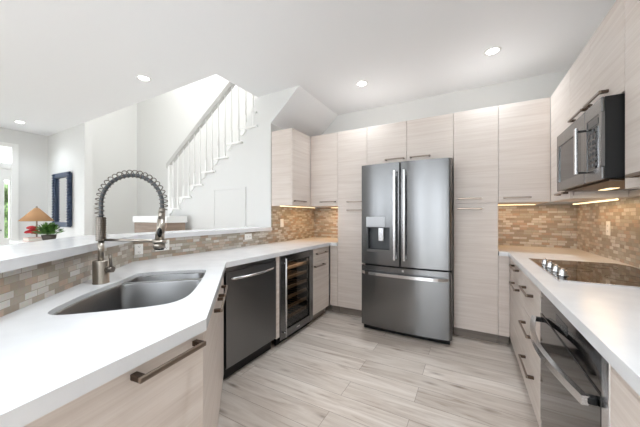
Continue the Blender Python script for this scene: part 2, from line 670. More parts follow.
# ------------------------------------------------------------------ staircase
st = thing('staircase', 'white open staircase with slim balusters rising above the stair wall', 'staircase', (-6.3, 3.2, 0))
for k in range(-7, 8):
    x1 = NX(k + 1) if k < 7 else -2.453
    b = MB().box(NX(k) - 0.03, x1 - 0.002 if k < 7 else -2.455, 2.688, 3.81, NZ(k) - 0.027, NZ(k), 0.008 if k < 7 else 0)
    if k > -3 and k < 7:
        # scroll bracket below the tread end
        sc = [(NX(k) - 0.02, NZ(k) - 0.027)]
        for j in range(7):
            a = j / 6 * PI / 2
            sc.append((NX(k) - 0.02 + 0.085 * math.cos(a) * 1.0 + 0.0, NZ(k) - 0.027 - 0.075 * math.sin(a)))
        b.prism(sc[::-1], 2.70, 2.72, 'xz')
    obj('tread', b, TRIM, st, True)
    if k < 7:
        obj('riser', MB().box(NX(k), NX(k) + 0.02, 2.802, 3.81, NZ(k) - RISE + 0.001, NZ(k) - 0.028), TRIM, st, True)
RZ = lambda x: 2.096 + (x + 4.412) * 0.684
for k in range(0, 8):
    for dx in (0.045, 0.18):
        x = NX(k) + dx
        if x > -2.47:
            continue
        z0, z1 = NZ(k), RZ(x) - 0.03
        b = MB().box(x - 0.012, x + 0.012, 2.716, 2.740, z0, z0 + 0.18, 0.002)
        b.cyl((x, 2.728, z0 + 0.17), (x, 2.728, z1), 0.012, 0.008, 10)
        obj('baluster', b, TRIM, st, True)
obj('newel_post', MB().box(-4.40, -4.35, 2.705, 2.755, NZ(-1), RZ(-4.40) + 0.0, 0.004), TRIM, st, True)
hr = MB()
x0, x1 = -4.43, -2.47
hr.prism([(x0, RZ(x0) - 0.035), (x1, RZ(x1) - 0.035), (x1, RZ(x1) + 0.045), (x0, RZ(x0) + 0.045)], 2.70, 2.757, 'xz')
obj('handrail', hr, RAIL_W, st, True)

# access panel low on the stair wall
ap = thing('access_panel', 'flush white access panel set in the wall under the stairs', 'panel', (-2.97, 2.716, 0.95))
obj('panel_frame', MB().box(-3.285, -2.652, 2.706, 2.718, 1.625, 1.645).box(-3.285, -3.268, 2.706, 2.718, 0.5, 1.625).box(-2.669, -2.652, 2.706, 2.718, 0.5, 1.625), WALL, ap, True)
obj('panel_leaf', MB().box(-3.2665, -2.6705, 2.709, 2.719, 0.5, 1.6235), WALL, ap, True)

# ------------------------------------------------------------------ recessed ceiling lamps
LOCS = [(-3.234, 1.715, 'recessed ceiling light in front of the stairwell opening'),
        (-1.117, 3.036, 'recessed ceiling light above the steel refrigerator'),
        (0.185, 3.036, 'recessed ceiling light nearest the microwave side of the kitchen'),
        (-6.562, 1.519, 'recessed ceiling light far off near the glazed door'),
        (-0.50, 0.95, ''), (-0.50, -0.7, ''), (-3.3, -0.6, ''), (-5.2, 0.6, ''), (-5.6, -1.4, '')]  # unlabelled ones are out of view, added as fill light
for x, y, lb in LOCS:
    t = thing('ceiling_light', lb or 'added recessed fill light in the ceiling out of view', 'ceiling light', (x, y, HC), 0, 'recessed ceiling lights')
    obj('trim_ring', MB().lathe([(0.052, 0.0), (0.053, -0.006), (0.070, -0.006), (0.074, 0.0)]), TRIM, t)
    obj('diffuser', MB().lathe([(0, -0.003), (0.052, -0.003), (0.052, -0.0005), (0, -0.0005)]), LED, t)
    area_lamp('ceiling_lamp_light', (x, y, HC - 0.012), (FILL_W if y < 2 else BACK_W) if x > -2 else LIVING_W, 0.10, None, 'DISK', (0.84, 0.93, 1.0))

# ------------------------------------------------------------------ tile backsplashes

bl = MB()
bl.strip([(-1.12 - YB2, YB2), (XWL, -1.12 - XWL), (XWL, 2.72)], CT, 1.07, 0.010, 0.0)
bl.strip([(XWL, 2.72), (XWL, YWB), (-1.482, YWB)], CT, UB, 0.010, 4.4)
tag(obj('tile_backsplash', bl, TILE), 'mosaic tile backsplash running behind the sink and dishwasher counter under the raised bar', 'backsplash')
br = MB()
br.strip([(0.242, YWB), (XWR, YWB), (XWR, 0.1)], CT, UB, 0.010, 0.21)
tag(obj('tile_backsplash', br, TILE), 'mosaic tile backsplash behind the cooktop counter, lit warm from above', 'backsplash')

# ------------------------------------------------------------------ worktops
def chaikin(p, it=2):
    for _ in range(it):
        q = []
        for i in range(len(p)):
            a, b = Vector(p[i]), Vector(p[(i + 1) % len(p)])
            q += [tuple(a * 0.75 + b * 0.25), tuple(a * 0.25 + b * 0.75)]
        p = q
    return p


HOLE_UW = [(1.150, -0.60), (1.168, -0.655), (1.22, -0.678), (1.34, -0.674), (1.45, -0.668), (1.56, -0.645), (1.66, -0.622), (1.76, -0.614), (1.85, -0.606),
           (1.878, -0.57), (1.884, -0.40), (1.880, -0.24), (1.845, -0.222), (1.80, -0.214), (1.55, -0.212), (1.38, -0.214), (1.26, -0.226), (1.19, -0.268), (1.166, -0.34), (1.155, -0.48)]
HOLE = chaikin(HOLE_UW, 2)
FX = lambda y: -0.775 + (0.61 - y) * 0.135
left_top = [(FX(YB2), YB2), (-0.775, 0.61), (-1.575, 1.41), (-1.575, 3.105), (-1.482, 3.105), (-1.482, YWB - 0.001), (XWL + 0.001, YWB - 0.001),
            (XWL + 0.001, -1.12 - XWL), (-1.1195 - YB2, YB2)]
b = MB().prism(left_top, CB, CT, 'xy', [[D(*p) for p in HOLE]])
tag(obj('worktop', b, QUARTZ), 'white quartz worktop with the sink cut into it, left side of kitchen', 'countertop')
right_top = [(0.242, 3.105), (0.317, 3.105), (0.317, 0.10), (XWR - 0.001, 0.10), (XWR - 0.001, YWB - 0.001), (0.242, YWB - 0.001)]
tag(obj('worktop', MB().prism(right_top, CB, CT), QUARTZ), 'white quartz worktop holding the black cooktop above the oven', 'countertop')
bar = [(-2.2, 2.715), (-2.2, 1.125), (-1.075 - YB2, YB2), (-1.62 - YB2, YB2), (-2.52, 0.90), (-2.52, 2.715)]
tag(obj('bar_top', MB().prism(bar, 1.072, 1.112), QUARTZ), 'raised white quartz bar top over the tiled half wall', 'bar counter')

# ------------------------------------------------------------------ cabinets
def pull(parent, x0, x1, z, out=0.034, y=0.0):
    """bar pull along local x on a face at local y: dark posts, lighter bar"""
    b = MB()
    for x in (x0 + 0.008, x1 - 0.008):
        b.box(x - 0.009, x + 0.009, y - out + 0.002, y, z - 0.008, z + 0.008, 0.002)
    n = len(b.bm.faces)
    b.box(x0 - 0.003, x1 + 0.003, y - out - 0.006, y - out + 0.005, z - 0.0075, z + 0.0075, 0.003)
    b.bm.faces.ensure_lookup_table()
    for f in b.bm.faces[n:]:
        f.material_index = 1
    h = obj('handle', b, BRONZE_DK, parent)
    h.data.materials.append(BRONZE)
    return h


def cabinet(name, label, cat, org, rot, w, depth, z0, z1, fronts, toe=False, group=None, fillers=(), body_x=(0.0, None), recess=0.0):
    """origin at the left end of the face, local x along the face, local y into the cabinet"""
    t = thing(name, label, cat, (org[0], org[1], 0), rot, group)
    bx0 = body_x[0]
    bx1 = w if body_x[1] is None else body_x[1]
    obj('body', MB().box(bx0 + 0.001, bx1 - 0.001, 0.021, depth, z0, z1, 0.0), WOOD, t)
    if toe:
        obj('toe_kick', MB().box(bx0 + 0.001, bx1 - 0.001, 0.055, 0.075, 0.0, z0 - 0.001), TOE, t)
    for fx0, fx1, fz0, fz1, kind, hd in fronts:
        f = obj(kind, MB().box(fx0 + 0.0015, fx1 - 0.0015, 0.0, 0.020, fz0 + 0.0015, fz1 - 0.0015, 0.0012), WOOD, t)
        if hd:
            pull(f, *hd)
    for fx0, fx1, fz0, fz1 in fillers:
        obj('filler_panel', MB().box(fx0, fx1, 0.002, 0.020, fz0, fz1), WOOD, t)
    return t


ZT = 0.870
XF = -1.59                      # face of the left run
L90, R90 = PI / 2, -PI / 2
XU0 = -1.891                    # face of the left wall cabinet
# --- left run, facing +X
cabinet('base_cabinet', 'narrow base cabinet with one drawer over a door, beside the wine cooler', 'cabinet', (XF, 2.705), L90, 0.40, 0.62, 0.10, ZT,
        [(0, 0.40, 0.71, ZT, 'drawer', (0.055, 0.305, 0.808)), (0, 0.40, 0.10, 0.71, 'door', (0.01, 0.24, 0.664))], True)
# corner unit behind: only its filler shows, facing -Y
cabinet('corner_cabinet', 'blind corner base panel between wine cooler run and tall cabinet left of refrigerator', 'cabinet', (-1.59, YP), 0, 0.108, 0.64, 0.10, ZT, [], True,
        fillers=[(0.0, 0.106, 0.10, ZT)])
# --- diagonal sink base, facing (+X,+Y)
cabinet('sink_cabinet', 'diagonal sink base cabinet with two doors and paired pulls beside the dishwasher', 'cabinet', D(0.99, -0.132), PI * 0.75, 1.105, 0.50, 0.10, ZT - 0.18,
        [(0.02, 0.635, 0.10, ZT, 'door', (0.40, 0.605, 0.80)), (0.635, 1.10, 0.10, ZT, 'door', (0.655, 0.875, 0.80))], True, body_x=(0.15, 1.10))
# --- near run beside the viewer
rn = PI / 2 + math.atan2(0.134, 0.991)
cabinet('drawer_cabinet', 'nearest base cabinet with wide drawer front and long bar pull below worktop edge', 'cabinet',
        (FX(YB2) - 0.014, YB2), rn, 0.92, 0.14, 0.10, ZT - 0.001,
        [(0.02, 0.918, 0.44, ZT, 'drawer', (0.674, 0.886, 0.848, 0.036)), (0.02, 0.918, 0.10, 0.44, 'drawer', None)], True)

# --- back run, facing -Y
TALL = [(0, 0.39, UB, UT), (0, 0.39, 0.10, UB)]
cabinet('tall_cabinet', 'tall pantry cabinet left of the refrigerator with upper and lower door', 'cabinet', (-1.48, YP), 0, 0.39, 0.66, 0.10, UT,
        [(0, 0.39, UB, UT, 'door', (0.138, 0.345, 1.431)), (0, 0.39, 0.10, UB, 'door', (0.138, 0.345, 1.328))], True, 'tall pantry cabinets')
cabinet('tall_cabinet', 'tall pantry cabinet right of the refrigerator with upper and lower door', 'cabinet', (-0.151, YP), 0, 0.39, 0.66, 0.10, UT,
        [(0, 0.39, UB, UT, 'door', (0.040, 0.248, 1.433)), (0, 0.39, 0.10, UB, 'door', (0.038, 0.252, 1.330))], True, 'tall pantry cabinets')
cabinet('wall_cabinet', 'low two-door cabinet bridging over the top of the refrigerator', 'cabinet', (-1.09, YP), 0, 0.939, 0.66, 1.857, UT,
        [(0, 0.464, 1.857, UT, 'door', (0.228, 0.442, 1.906)), (0.464, 0.939, 1.857, UT, 'door', (0.507, 0.715, 1.906))], group='wall cabinets')
cabinet('wall_cabinet', 'single-door wall cabinet in the back left corner beside the tall pantry', 'cabinet', (-1.889, YP), 0, 0.409, 0.66, UB, UT,
        [(0, 0.409, UB, UT, 'door', (0.165, 0.380, 1.438))], group='wall cabinets')
cabinet('wall_cabinet', 'single-door wall cabinet between the right pantry and the microwave corner', 'cabinet', (0.239, YP), 0, 0.393, 0.66, UB, UT,
        [(0, 0.393, UB, UT, 'door', (0.040, 0.250, 1.430))], group='wall cabinets')
# left wall cabinet, facing +X
cabinet('wall_cabinet', 'wall cabinet on the left wall next to the white stair wall, its plain side showing', 'cabinet', (XU0, 2.715), L90, 0.418, 0.322, UB, UT,
        [(0, 0.416, UB, UT, 'door', (0.03, 0.27, 1.440))], group='wall cabinets')
# --- right run, facing -X ; local x = Y0 - y
XUR = 0.633
cabinet('wall_cabinet', 'corner wall cabinet left of the microwave on the right wall', 'cabinet', (XUR, 3.132), R90, 0.538, 0.34, UB, UT,
        [(0, 0.538, UB, UT, 'door', (0.30, 0.50, 1.428))], group='wall cabinets')
cabinet('wall_cabinet', 'short two-door cabinet directly above the microwave', 'cabinet', (XUR, 2.594), R90, 0.792, 0.34, 1.845, UT,
        [(0, 0.374, 1.845, UT, 'door', (0.11, 0.355, 1.912)), (0.374, 0.792, 1.845, UT, 'door', (0.40, 0.63, 1.912))], group='wall cabinets')
cabinet('wall_cabinet', 'nearest wall cabinet on the right wall, cut off by the frame edge', 'cabinet', (XUR, 1.800), R90, 0.75, 0.34, UB, UT,
        [(0, 0.75, UB, UT, 'door', (0.115, 0.33, 1.432))], group='wall cabinets')
XR = 0.331
cabinet('corner_cabinet', 'blind corner base panel beside the tall pantry right of the refrigerator', 'cabinet', (0.240, YP), 0, 0.091, 0.64, 0.10, ZT, [], True,
        fillers=[(0.0, 0.089, 0.10, ZT)])
cabinet('base_cabinet', 'right run base cabinet in the far corner with a drawer over a door', 'cabinet', (XR, 3.130), R90, 0.725, 0.62, 0.10, ZT,
        [(0, 0.725, 0.71, ZT, 'drawer', (0.30, 0.56, 0.832)), (0, 0.725, 0.10, 0.71, 'door', (0.30, 0.58, 0.685))], True)
cabinet('drawer_cabinet', 'stack of three drawers with bar pulls, right beside the oven', 'cabinet', (XR, 2.404), R90, 0.544, 0.62, 0.10, ZT,
        [(0, 0.544, 0.61, ZT, 'drawer', (0.12, 0.37, 0.775)), (0, 0.544, 0.355, 0.61, 'drawer', (0.10, 0.38, 0.530)), (0, 0.544, 0.10, 0.355, 'drawer', (0.10, 0.39, 0.295))], True)
cabinet('base_cabinet', 'nearest base cabinet with plain front on the viewer side of the oven', 'cabinet', (XR, 1.022), R90, 0.90, 0.62, 0.10, ZT,
        [(0, 0.90, 0.10, ZT, 'door', None)], True)

# ------------------------------------------------------------------ dishwasher (local x along +Y)
t = thing('dishwasher', 'dark stainless dishwasher with bowed bar handle under the left worktop', 'dishwasher', (XF, 1.420, 0), L90)
obj('body', MB().box(0.004, 0.596, 0.03, 0.58, 0.11, 0.866), BLACK, t)
obj('toe_kick', MB().box(0.004, 0.596, 0.06, 0.08, 0.002, 0.108), BLACK, t)
obj('door', MB().box(0.003, 0.597, -0.002, 0.029, 0.112, 0.835, 0.004), STEEL_DW, t)
obj('control_strip', MB().box(0.003, 0.597, 0.004, 0.029, 0.838, 0.868, 0.002), STEEL_DW, t)
pts = [(0.045 + 0.51 * k / 16, -0.002 - 0.050 * (math.sin(PI * k / 16) ** 0.6), 0.780) for k in range(17)]
obj('handle', MB().tube(pts, 0.011, 10), STEEL_LT, t)
f = MB().box(0.602, 0.648, 0.0, 0.020, 0.10, ZT)
fp = thing('filler_strip', 'slim wood filler strip between the dishwasher and the wine cooler', 'filler', (XF, 1.420, 0), L90)
obj('strip', f, WOOD, fp)
obj('backing', MB().box(0.604, 0.646, 0.021, 0.4, 0.10, ZT), WOOD_IN, fp)

# ------------------------------------------------------------------ wine cooler
t = thing('wine_cooler', 'undercounter wine cooler with glass door, steel frame and wooden racks', 'wine cooler', (XF, 2.074, 0), L90)
W = 0.622
c = MB()
c.box(0.002, 0.03, 0.045, 0.58, 0.05, 0.868).box(W - 0.03, W - 0.002, 0.045, 0.58, 0.05, 0.868).box(0.03, W - 0.03, 0.56, 0.58, 0.05, 0.868)
c.box(0.03, W - 0.03, 0.045, 0.56, 0.05, 0.10).box(0.03, W - 0.03, 0.045, 0.56, 0.82, 0.868)
obj('body', c, BLACK, t)
obj('toe_grille', MB().box(0.005, W - 0.005, 0.05, 0.07, 0.002, 0.05), BLACK, t)
d = MB()
d.box(0.003, 0.085, -0.004, 0.040, 0.060, 0.862, 0.003).box(W - 0.075, W - 0.003, -0.004, 0.040, 0.060, 0.862, 0.003)
d.box(0.085, W - 0.075, -0.004, 0.040, 0.060, 0.135, 0.003).box(0.085, W - 0.075, -0.004, 0.040, 0.80, 0.862, 0.003)
dd = obj('door', d, STEEL, t)
obj('door_glass', MB().box(0.084, W - 0.074, 0.010, 0.016, 0.134, 0.801), TINT, dd)
hb = MB().cyl((0.045, -0.042, 0.09), (0.045, -0.042, 0.845), 0.009, None, 12)
for z in (0.13, 0.80):
    hb.cyl((0.045, -0.003, z), (0.045, -0.042, z), 0.006, None, 10)
obj('handle', hb, STEEL_LT, dd)
obj('badge', MB().box(W / 2 - 0.03, W / 2 + 0.03, -0.0055, -0.004, 0.09, 0.103), STEEL_LT, dd)
RACK = wood_mat('beech_rack', lin(120, 88, 58), lin(150, 114, 78), lin(170, 132, 94), 0.5)
area_lamp('wine_cooler_fill_light', (XF - 0.040, 2.074 + W / 2, 0.790), 0.8, 0.02, 0.40, rot=(0, math.radians(14), 0))  # fill light added behind the door so the racks show
for k in range(6):
    z = 0.19 + 0.102 * k
    r = MB().box(0.034, W - 0.034, 0.058 + 0.0, 0.078, z, z + 0.032, 0.002)
    for q in range(9):
        xx = 0.06 + q * (W - 0.12) / 8
        r.cyl((xx, 0.085, z + 0.012), (xx, 0.55, z + 0.012), 0.004, None, 6)
    obj('rack', r, RACK, t)

# ------------------------------------------------------------------ refrigerator
t = thing('refrigerator', 'large stainless steel french door refrigerator with bottom freezer drawer', 'refrigerator', (-0.6075, 2.95, 0))
HWD = 0.4555
obj('body', MB().box(-HWD + 0.012, HWD - 0.012, 0.005, 0.80, 0.02, 1.800, 0.004), GREY_PL, t)
obj('base_grille', MB().box(-HWD + 0.02, HWD - 0.02, -0.05, 0.004, 0.008, 0.052), BLACK, t)
obj('hinge_cover', MB().box(-HWD + 0.02, -HWD + 0.10, -0.05, 0.06, 1.801, 1.82, 0.004).box(HWD - 0.10, HWD - 0.02, -0.05, 0.06, 1.801, 1.82, 0.004), GREY_PL, t)


def bulge(x):
    return -0.085 - 0.030 * (1 - (x / HWD) ** 2)


def front_panel(x0, x1, z0, z1, holes=None, rl=0.016, rr=0.016, n=18, yb=0.0):
    """door skin curved in plan, rounded at its outer upright edges, with real thickness"""
    prof = [(x0, yb)]
    for k in range(n + 1):
        x = x0 + (x1 - x0) * k / n
        y = bulge(x)
        e = min((x - x0) / rl if rl else 9, (x1 - x) / rr if rr else 9, 1)
        prof.append((x, y + 0.022 * (1 - math.sqrt(max(0, 1 - (1 - e) ** 2)))))
    prof.append((x1, yb))
    return prof


def curved_door(x0, x1, z0, z1, rl, rr):
    xs = []
    for e in (0, 0.15, 0.4, 0.7, 1.0):
        xs.append(x0 + rl * e)
    m = 12
    for k in range(1, m):
        xs.append(x0 + rl + (x1 - rr - x0 - rl) * k / m)
    for e in (1.0, 0.7, 0.4, 0.15, 0):
        xs.append(x1 - rr * e)
    prof = [(x0, -0.002)]
    for x in xs:
        el = min(1, (x - x0) / rl)
        er = min(1, (x1 - x) / rr)
        e = min(el, er)
        prof.append((x, bulge(x) + rl * 0.8 * (1 - math.sqrt(max(0, 1 - (1 - e) ** 2)))))
    prof.append((x1, -0.002))
    b = MB().prism(prof, z0, z1)
    for f in b.bm.faces:
        if len(f.verts) == 4 and abs(f.normal.z) < 0.5:
            f.smooth = True
    return b


SM = 0.0
xm = -0.034 + 0.0
# left door is built around the dispenser opening
DX0, DX1, DZ0, DZ1 = -0.378, -0.132, 0.895, 1.135
ld = MB()
def door_piece(b, xa, xb, z0, z1, outer_l, outer_r):
    n = 8
    pr = [(xa, -0.002)]
    for k in range(n + 1):
        x = xa + (xb - xa) * k / n
        pr.append((x, bulge(x)))
    if outer_l:
        pr[1] = (xa, bulge(xa) + 0.014)
        pr.insert(2, (xa + 0.004, bulge(xa) + 0.005))
        pr.insert(3, (xa + 0.012, bulge(xa + 0.012)))
    if outer_r:
        pr[-1] = (xb, bulge(xb) + 0.008)
        pr.insert(-1, (xb - 0.005, bulge(xb - 0.005)))
    pr.append((xb, -0.002))
    n0 = len(b.bm.faces)
    b.prism(pr, z0, z1)
FZ0, FZ1, UZ0, UZ1 = 0.060, 0.716, 0.733, 1.815
XC = -0.024
door_piece(ld, -HWD, DX0, UZ0, UZ1, True, False)
door_piece(ld, DX1, XC - 0.004, UZ0, UZ1, False, True)
door_piece(ld, DX0, DX1, UZ0, DZ0, False, False)
door_piece(ld, DX0, DX1, DZ1, UZ1, False, False)
bmesh.ops.remove_doubles(ld.bm, verts=ld.bm.verts, dist=0.0004)
fd = obj('door', ld, STEEL, t)
fd['label'] = 'left door with ice and water dispenser'
cav = MB()
yo = bulge(-0.25)
cav.box(DX0, DX1, -0.030, -0.026, DZ0, DZ1).box(DX0 - 0.001, DX0 + 0.006, yo + 0.006, -0.028, DZ0, DZ1).box(DX1 - 0.006, DX1 + 0.001, yo + 0.004, -0.028, DZ0, DZ1)
cav.box(DX0, DX1, yo + 0.006, -0.028, DZ1 - 0.006, DZ1)
obj('dispenser_recess', cav, GREY_PL, fd)
tr = MB()
tr.box(DX0 - 0.012, DX1 + 0.012, yo - 0.004, yo + 0.004, DZ1, DZ1 + 0.112, 0.003)
obj('dispenser_panel', tr, STEEL_MID, fd)
obj('dispenser_tray', MB().box(DX0 - 0.004, DX1 + 0.004, yo - 0.006, -0.028, DZ0 - 0.028, DZ0 + 0.003, 0.003), STEEL, fd)
obj('dispenser_paddle', MB().box(-0.262, -0.205, -0.085, -0.070, 0.985, 1.130, 0.005).box(-0.255, -0.212, -0.075, -0.030, 1.09, 1.131, 0.003), STEEL_LT, fd)
rd = MB()
door_piece(rd, XC + 0.004, HWD, UZ0, UZ1, False, False)
rdx = MB()
pr = [(XC + 0.004, -0.002), (XC + 0.004, bulge(XC) + 0.008), (XC + 0.009, bulge(XC))]
for k in range(1, 18):
    x = XC + 0.009 + (HWD - 0.03 - XC - 0.009) * k / 17
    pr.append((x, bulge(x)))
for k in range(1, 7):
    a = k / 6 * PI / 2
    pr.append((HWD - 0.03 + 0.03 * math.sin(a), bulge(HWD - 0.03) + 0.035 * (1 - math.cos(a))))
pr.append((HWD, -0.002))
rd.bm.free()
rdx.prism(pr, UZ0, UZ1)
rdo = obj('door', rdx, STEEL, t)
fz = MB()
pr = [(-HWD, -0.002)]
for k in range(7):
    a = PI / 2 - k / 6 * PI / 2
    pr.append((-HWD + 0.015 - 0.015 * math.sin(a), bulge(HWD - 0.015) + 0.02 * (1 - math.cos(a))))
for k in range(1, 24):
    x = -HWD + 0.015 + (2 * HWD - 0.045) * k / 23
    pr.append((x, bulge(x)))
for k in range(1, 7):
    a = k / 6 * PI / 2
    pr.append((HWD - 0.03 + 0.03 * math.sin(a), bulge(HWD - 0.03) + 0.035 * (1 - math.cos(a))))
pr.append((HWD, -0.002))
fz.prism(pr, FZ0, FZ1)
fzo = obj('freezer_drawer', fz, STEEL, t)


def door_bar(x):
    b = MB().box(x - 0.013, x + 0.013, bulge(x) - 0.058, bulge(x) - 0.044, 0.80, 1.725, 0.004)
    for z in (0.83, 1.69):
        b.box(x - 0.010, x + 0.010, bulge(x) - 0.045, bulge(x) + 0.003, z - 0.022, z + 0.022, 0.003)
    return b


obj('handle', door_bar(-0.072), STEEL_LT, fd)
obj('handle', door_bar(0.026), STEEL_LT, rdo)
b = MB()
pts = []
for k in range(21):
    s_ = k / 20
    x = -0.437 + 0.86 * s_
    pts.append((x, bulge(x) - 0.048 * (1 - (2 * s_ - 1) ** 10), 0.640))
b.tube(pts, 0, rect=(0.014, 0.030))
obj('handle', b, STEEL_LT, fzo)
obj('badge', MB().cyl((XC + 0.03, bulge(0) + 0.004, 0.690), (XC + 0.03, bulge(0) - 0.003, 0.690), 0.012), STEEL_LT, fzo)

# ------------------------------------------------------------------ microwave over the cooktop (local x = 2.590 - y)
XM = 0.560
t = thing('microwave', 'stainless over-the-range microwave with black side, hung above the cooktop', 'microwave', (XM, 2.590, 0), R90)
MW = 0.778
obj('body', MB().box(0.002, MW - 0.001, 0.011, 0.40, 1.440, 1.838, 0.002), BLACK, t)
d = MB()
d.box(0.002, 0.555, -0.002, 0.010, 1.436, 1.500, 0.004).box(0.002, 0.555, -0.002, 0.010, 1.752, 1.838, 0.004)
d.box(0.002, 0.045, -0.002, 0.010, 1.500, 1.752).box(0.500, 0.555, -0.002, 0.010, 1.500, 1.752)
do = obj('door', d, STEEL, t)
obj('door_window', MB().box(0.044, 0.501, 0.004, 0.009, 1.499, 1.753), BLACK_GL, do)
hb = MB()
hb.box(0.560, 0.585, -0.050, -0.036, 1.488, 1.746, 0.004)
obj('handle', hb, STEEL_LT, do)
for z in (1.492, 1.722):
    obj('handle_mount', MB().box(0.560, 0.585, -0.037, -0.002, z, z + 0.009, 0.003), BLACK, do)
pn = MB()
pn.box(0.557, MW - 0.002, -0.002, 0.010, 1.436, 1.500, 0.004).box(0.557, MW - 0.002, -0.002, 0.010, 1.765, 1.838, 0.004)
pn.box(MW - 0.030, MW - 0.002, -0.002, 0.010, 1.500, 1.765).box(0.557, 0.585, -0.002, 0.010, 1.500, 1.765)
po = obj('control_panel', pn, STEEL, t)
obj('control_glass', MB().box(0.584, MW - 0.010, 0.001, 0.009, 1.499, 1.766), BLACK_GL, po)
kp = MB()
for i in range(7):
    for j in range(3):
        kp.box(0.610 + 0.040 * j, 0.634 + 0.040 * j, -0.0005, 0.001, 1.515 + 0.029 * i, 1.531 + 0.030 * i)
obj('keypad', kp, GREY_PL, po)
obj('display', MB().box(0.605, 0.730, -0.0005, 0.001, 1.722, 1.752), mat('display_glass', lin(30, 44, 48), 0.2), po)
obj('underside_grille', MB().box(0.03, MW - 0.03, 0.035, 0.39, 1.430, 1.4395, 0.002), BRONZE_DK, t)
obj('cooktop_light', MB().box(0.10, 0.27, 0.19, 0.235, 1.4275, 1.4298), LED_WARM, t)
area_lamp('cooktop_lamp_light', (0.78, 2.40, 1.425), 0.25, 0.12, 0.2, color=(1, 0.80, 0.55))

# wooden rail on the wall under the microwave, then a slim warm tube light under the corner cabinet
t = thing('light_rail', 'wood rail on the tiled wall right under the microwave', 'rail', (0.93, 2.20, UB))
obj('rail', MB().box(0.93, 0.976, 1.812, 2.590, UB + 0.001, 1.4265), WOOD, t, True)
t = thing('tube_light', 'slim warm tube light under the wall cabinet in the corner by the microwave', 'light', (0.90, 3.0, UB))
obj('tube', MB().cyl((0.90, 2.66, UB - 0.010), (0.90, 3.58, UB - 0.010), 0.006, None, 10), LED_WARM, t, True)
obj('holder', MB().box(0.895, 0.905, 2.68, 3.124, UB - 0.006, UB - 0.0002), WHITE_PL, t, True)
area_lamp('under_cabinet_lamp_light', (0.87, 2.90, UB - 0.03), 0.85, 0.05, 0.7, color=WARM)
# warm strips under the two corner cabinets
t = thing('strip_light', 'warm strip light under the wall cabinet right of the refrigerator', 'light', (0.46, 3.715, UB), 0, 'strip lights under the wall cabinets')
obj('lens', MB().box(0.28, 0.62, 3.705, 3.725, UB - 0.007, UB - 0.0005, 0.002), LED_WARM, t, True)
area_lamp('under_cabinet_lamp_light', (0.55, 3.62, UB - 0.02), 0.9, 0.7, 0.04, color=WARM)
t = thing('strip_light', 'warm strip light under the wall cabinet on the left wall', 'light', (-2.05, 2.95, UB), 0, 'strip lights under the wall cabinets')
obj('lens', MB().box(-2.10, -2.08, 2.74, 3.60, UB - 0.008, UB - 0.0005, 0.002), LED_WARM, t, True)
area_lamp('under_cabinet_lamp_light', (-2.03, 3.2, UB - 0.02), 0.9, 0.04, 0.7, color=WARM)
t = thing('strip_light', 'warm strip light in the back left corner beside the pantry', 'light', (-1.70, 3.62, UB), 0, 'strip lights under the wall cabinets')
obj('lens', MB().box(-1.86, -1.52, 3.705, 3.725, UB - 0.007, UB - 0.0005, 0.002), LED_WARM, t, True)
area_lamp('under_cabinet_lamp_light', (-1.70, 3.62, UB - 0.02), 0.9, 0.34, 0.04, color=WARM)

# ------------------------------------------------------------------ oven (local x = 1.856 - y)
t = thing('oven', 'built-in black glass oven with large bowed steel handle under the right worktop', 'oven', (XR, 1.857, 0), R90)
OW = 0.832
obj('body', MB().box(0.004, OW - 0.004, 0.025, 0.58, 0.102, 0.868), BLACK, t)
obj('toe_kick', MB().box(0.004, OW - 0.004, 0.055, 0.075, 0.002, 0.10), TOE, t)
obj('control_panel', MB().box(0.004, OW - 0.055, 0.002, 0.024, 0.742, 0.866, 0.003), BLACK_GL, t)
obj('display', MB().box(0.30, 0.46, 0.0012, 0.002, 0.785, 0.825), mat('oven_display', lin(40, 46, 50), 0.2), t)
dr = obj('door', MB().box(0.004, OW - 0.055, 0.0, 0.024, 0.165, 0.738, 0.003), BLACK_GL, t)
obj('lower_vent', MB().box(0.004, OW - 0.055, 0.004, 0.024, 0.104, 0.161, 0.003), STEEL, t)
obj('side_trim', MB().box(OW - 0.053, OW - 0.004, 0.0, 0.024, 0.104, 0.866, 0.003), STEEL_LT, t)
b = MB()
pts = []
for k in range(25):
    s_ = k / 24
    pts.append((0.012 + (OW - 0.085) * s_, -0.028 - 0.052 * math.sin(PI * s_), 0.704))
b.tube(pts, 0, rect=(0.020, 0.028))
obj('handle', b, STEEL_LT, dr)
for x in (0.010, OW - 0.098):
    obj('handle_mount', MB().box(x, x + 0.024, -0.026, 0.0, 0.694, 0.716, 0.003), BLACK, dr)

# ------------------------------------------------------------------ cooktop
t = thing('cooktop', 'black glass electric cooktop with a row of chrome knobs set on the right worktop', 'cooktop', (0.67, 2.28, CT))
obj('glass_top', MB().prism([(0.412, 1.872), (0.945, 1.872), (0.945, 2.60), (0.90, 2.698), (0.412, 2.698)], CT + 0.0005, CT + 0.0055), CERAN, t, True)
fr = MB().box(0.407, 0.412, 1.845, 2.702, CT + 0.0003, CT + 0.006).box(0.407, 0.945, 1.866, 1.872, CT + 0.0003, CT + 0.006)
obj('edge_trim', fr, STEEL_LT, t, True)
for y in (2.43, 2.29, 2.15, 2.02):
    k = MB().lathe([(0.0, 0), (0.026, 0), (0.026, 0.004), (0.021, 0.006), (0.019, 0.026), (0.017, 0.030), (0, 0.030)], (0.462, y, CT + 0.0056), 24)
    k.box(0.457, 0.467, y - 0.018, y + 0.018, CT + 0.034, CT + 0.046, 0.002)
    obj('knob', k, STEEL_LT, t, True)
RING = mat('burner_ring_grey', lin(60, 58, 56), 0.2)
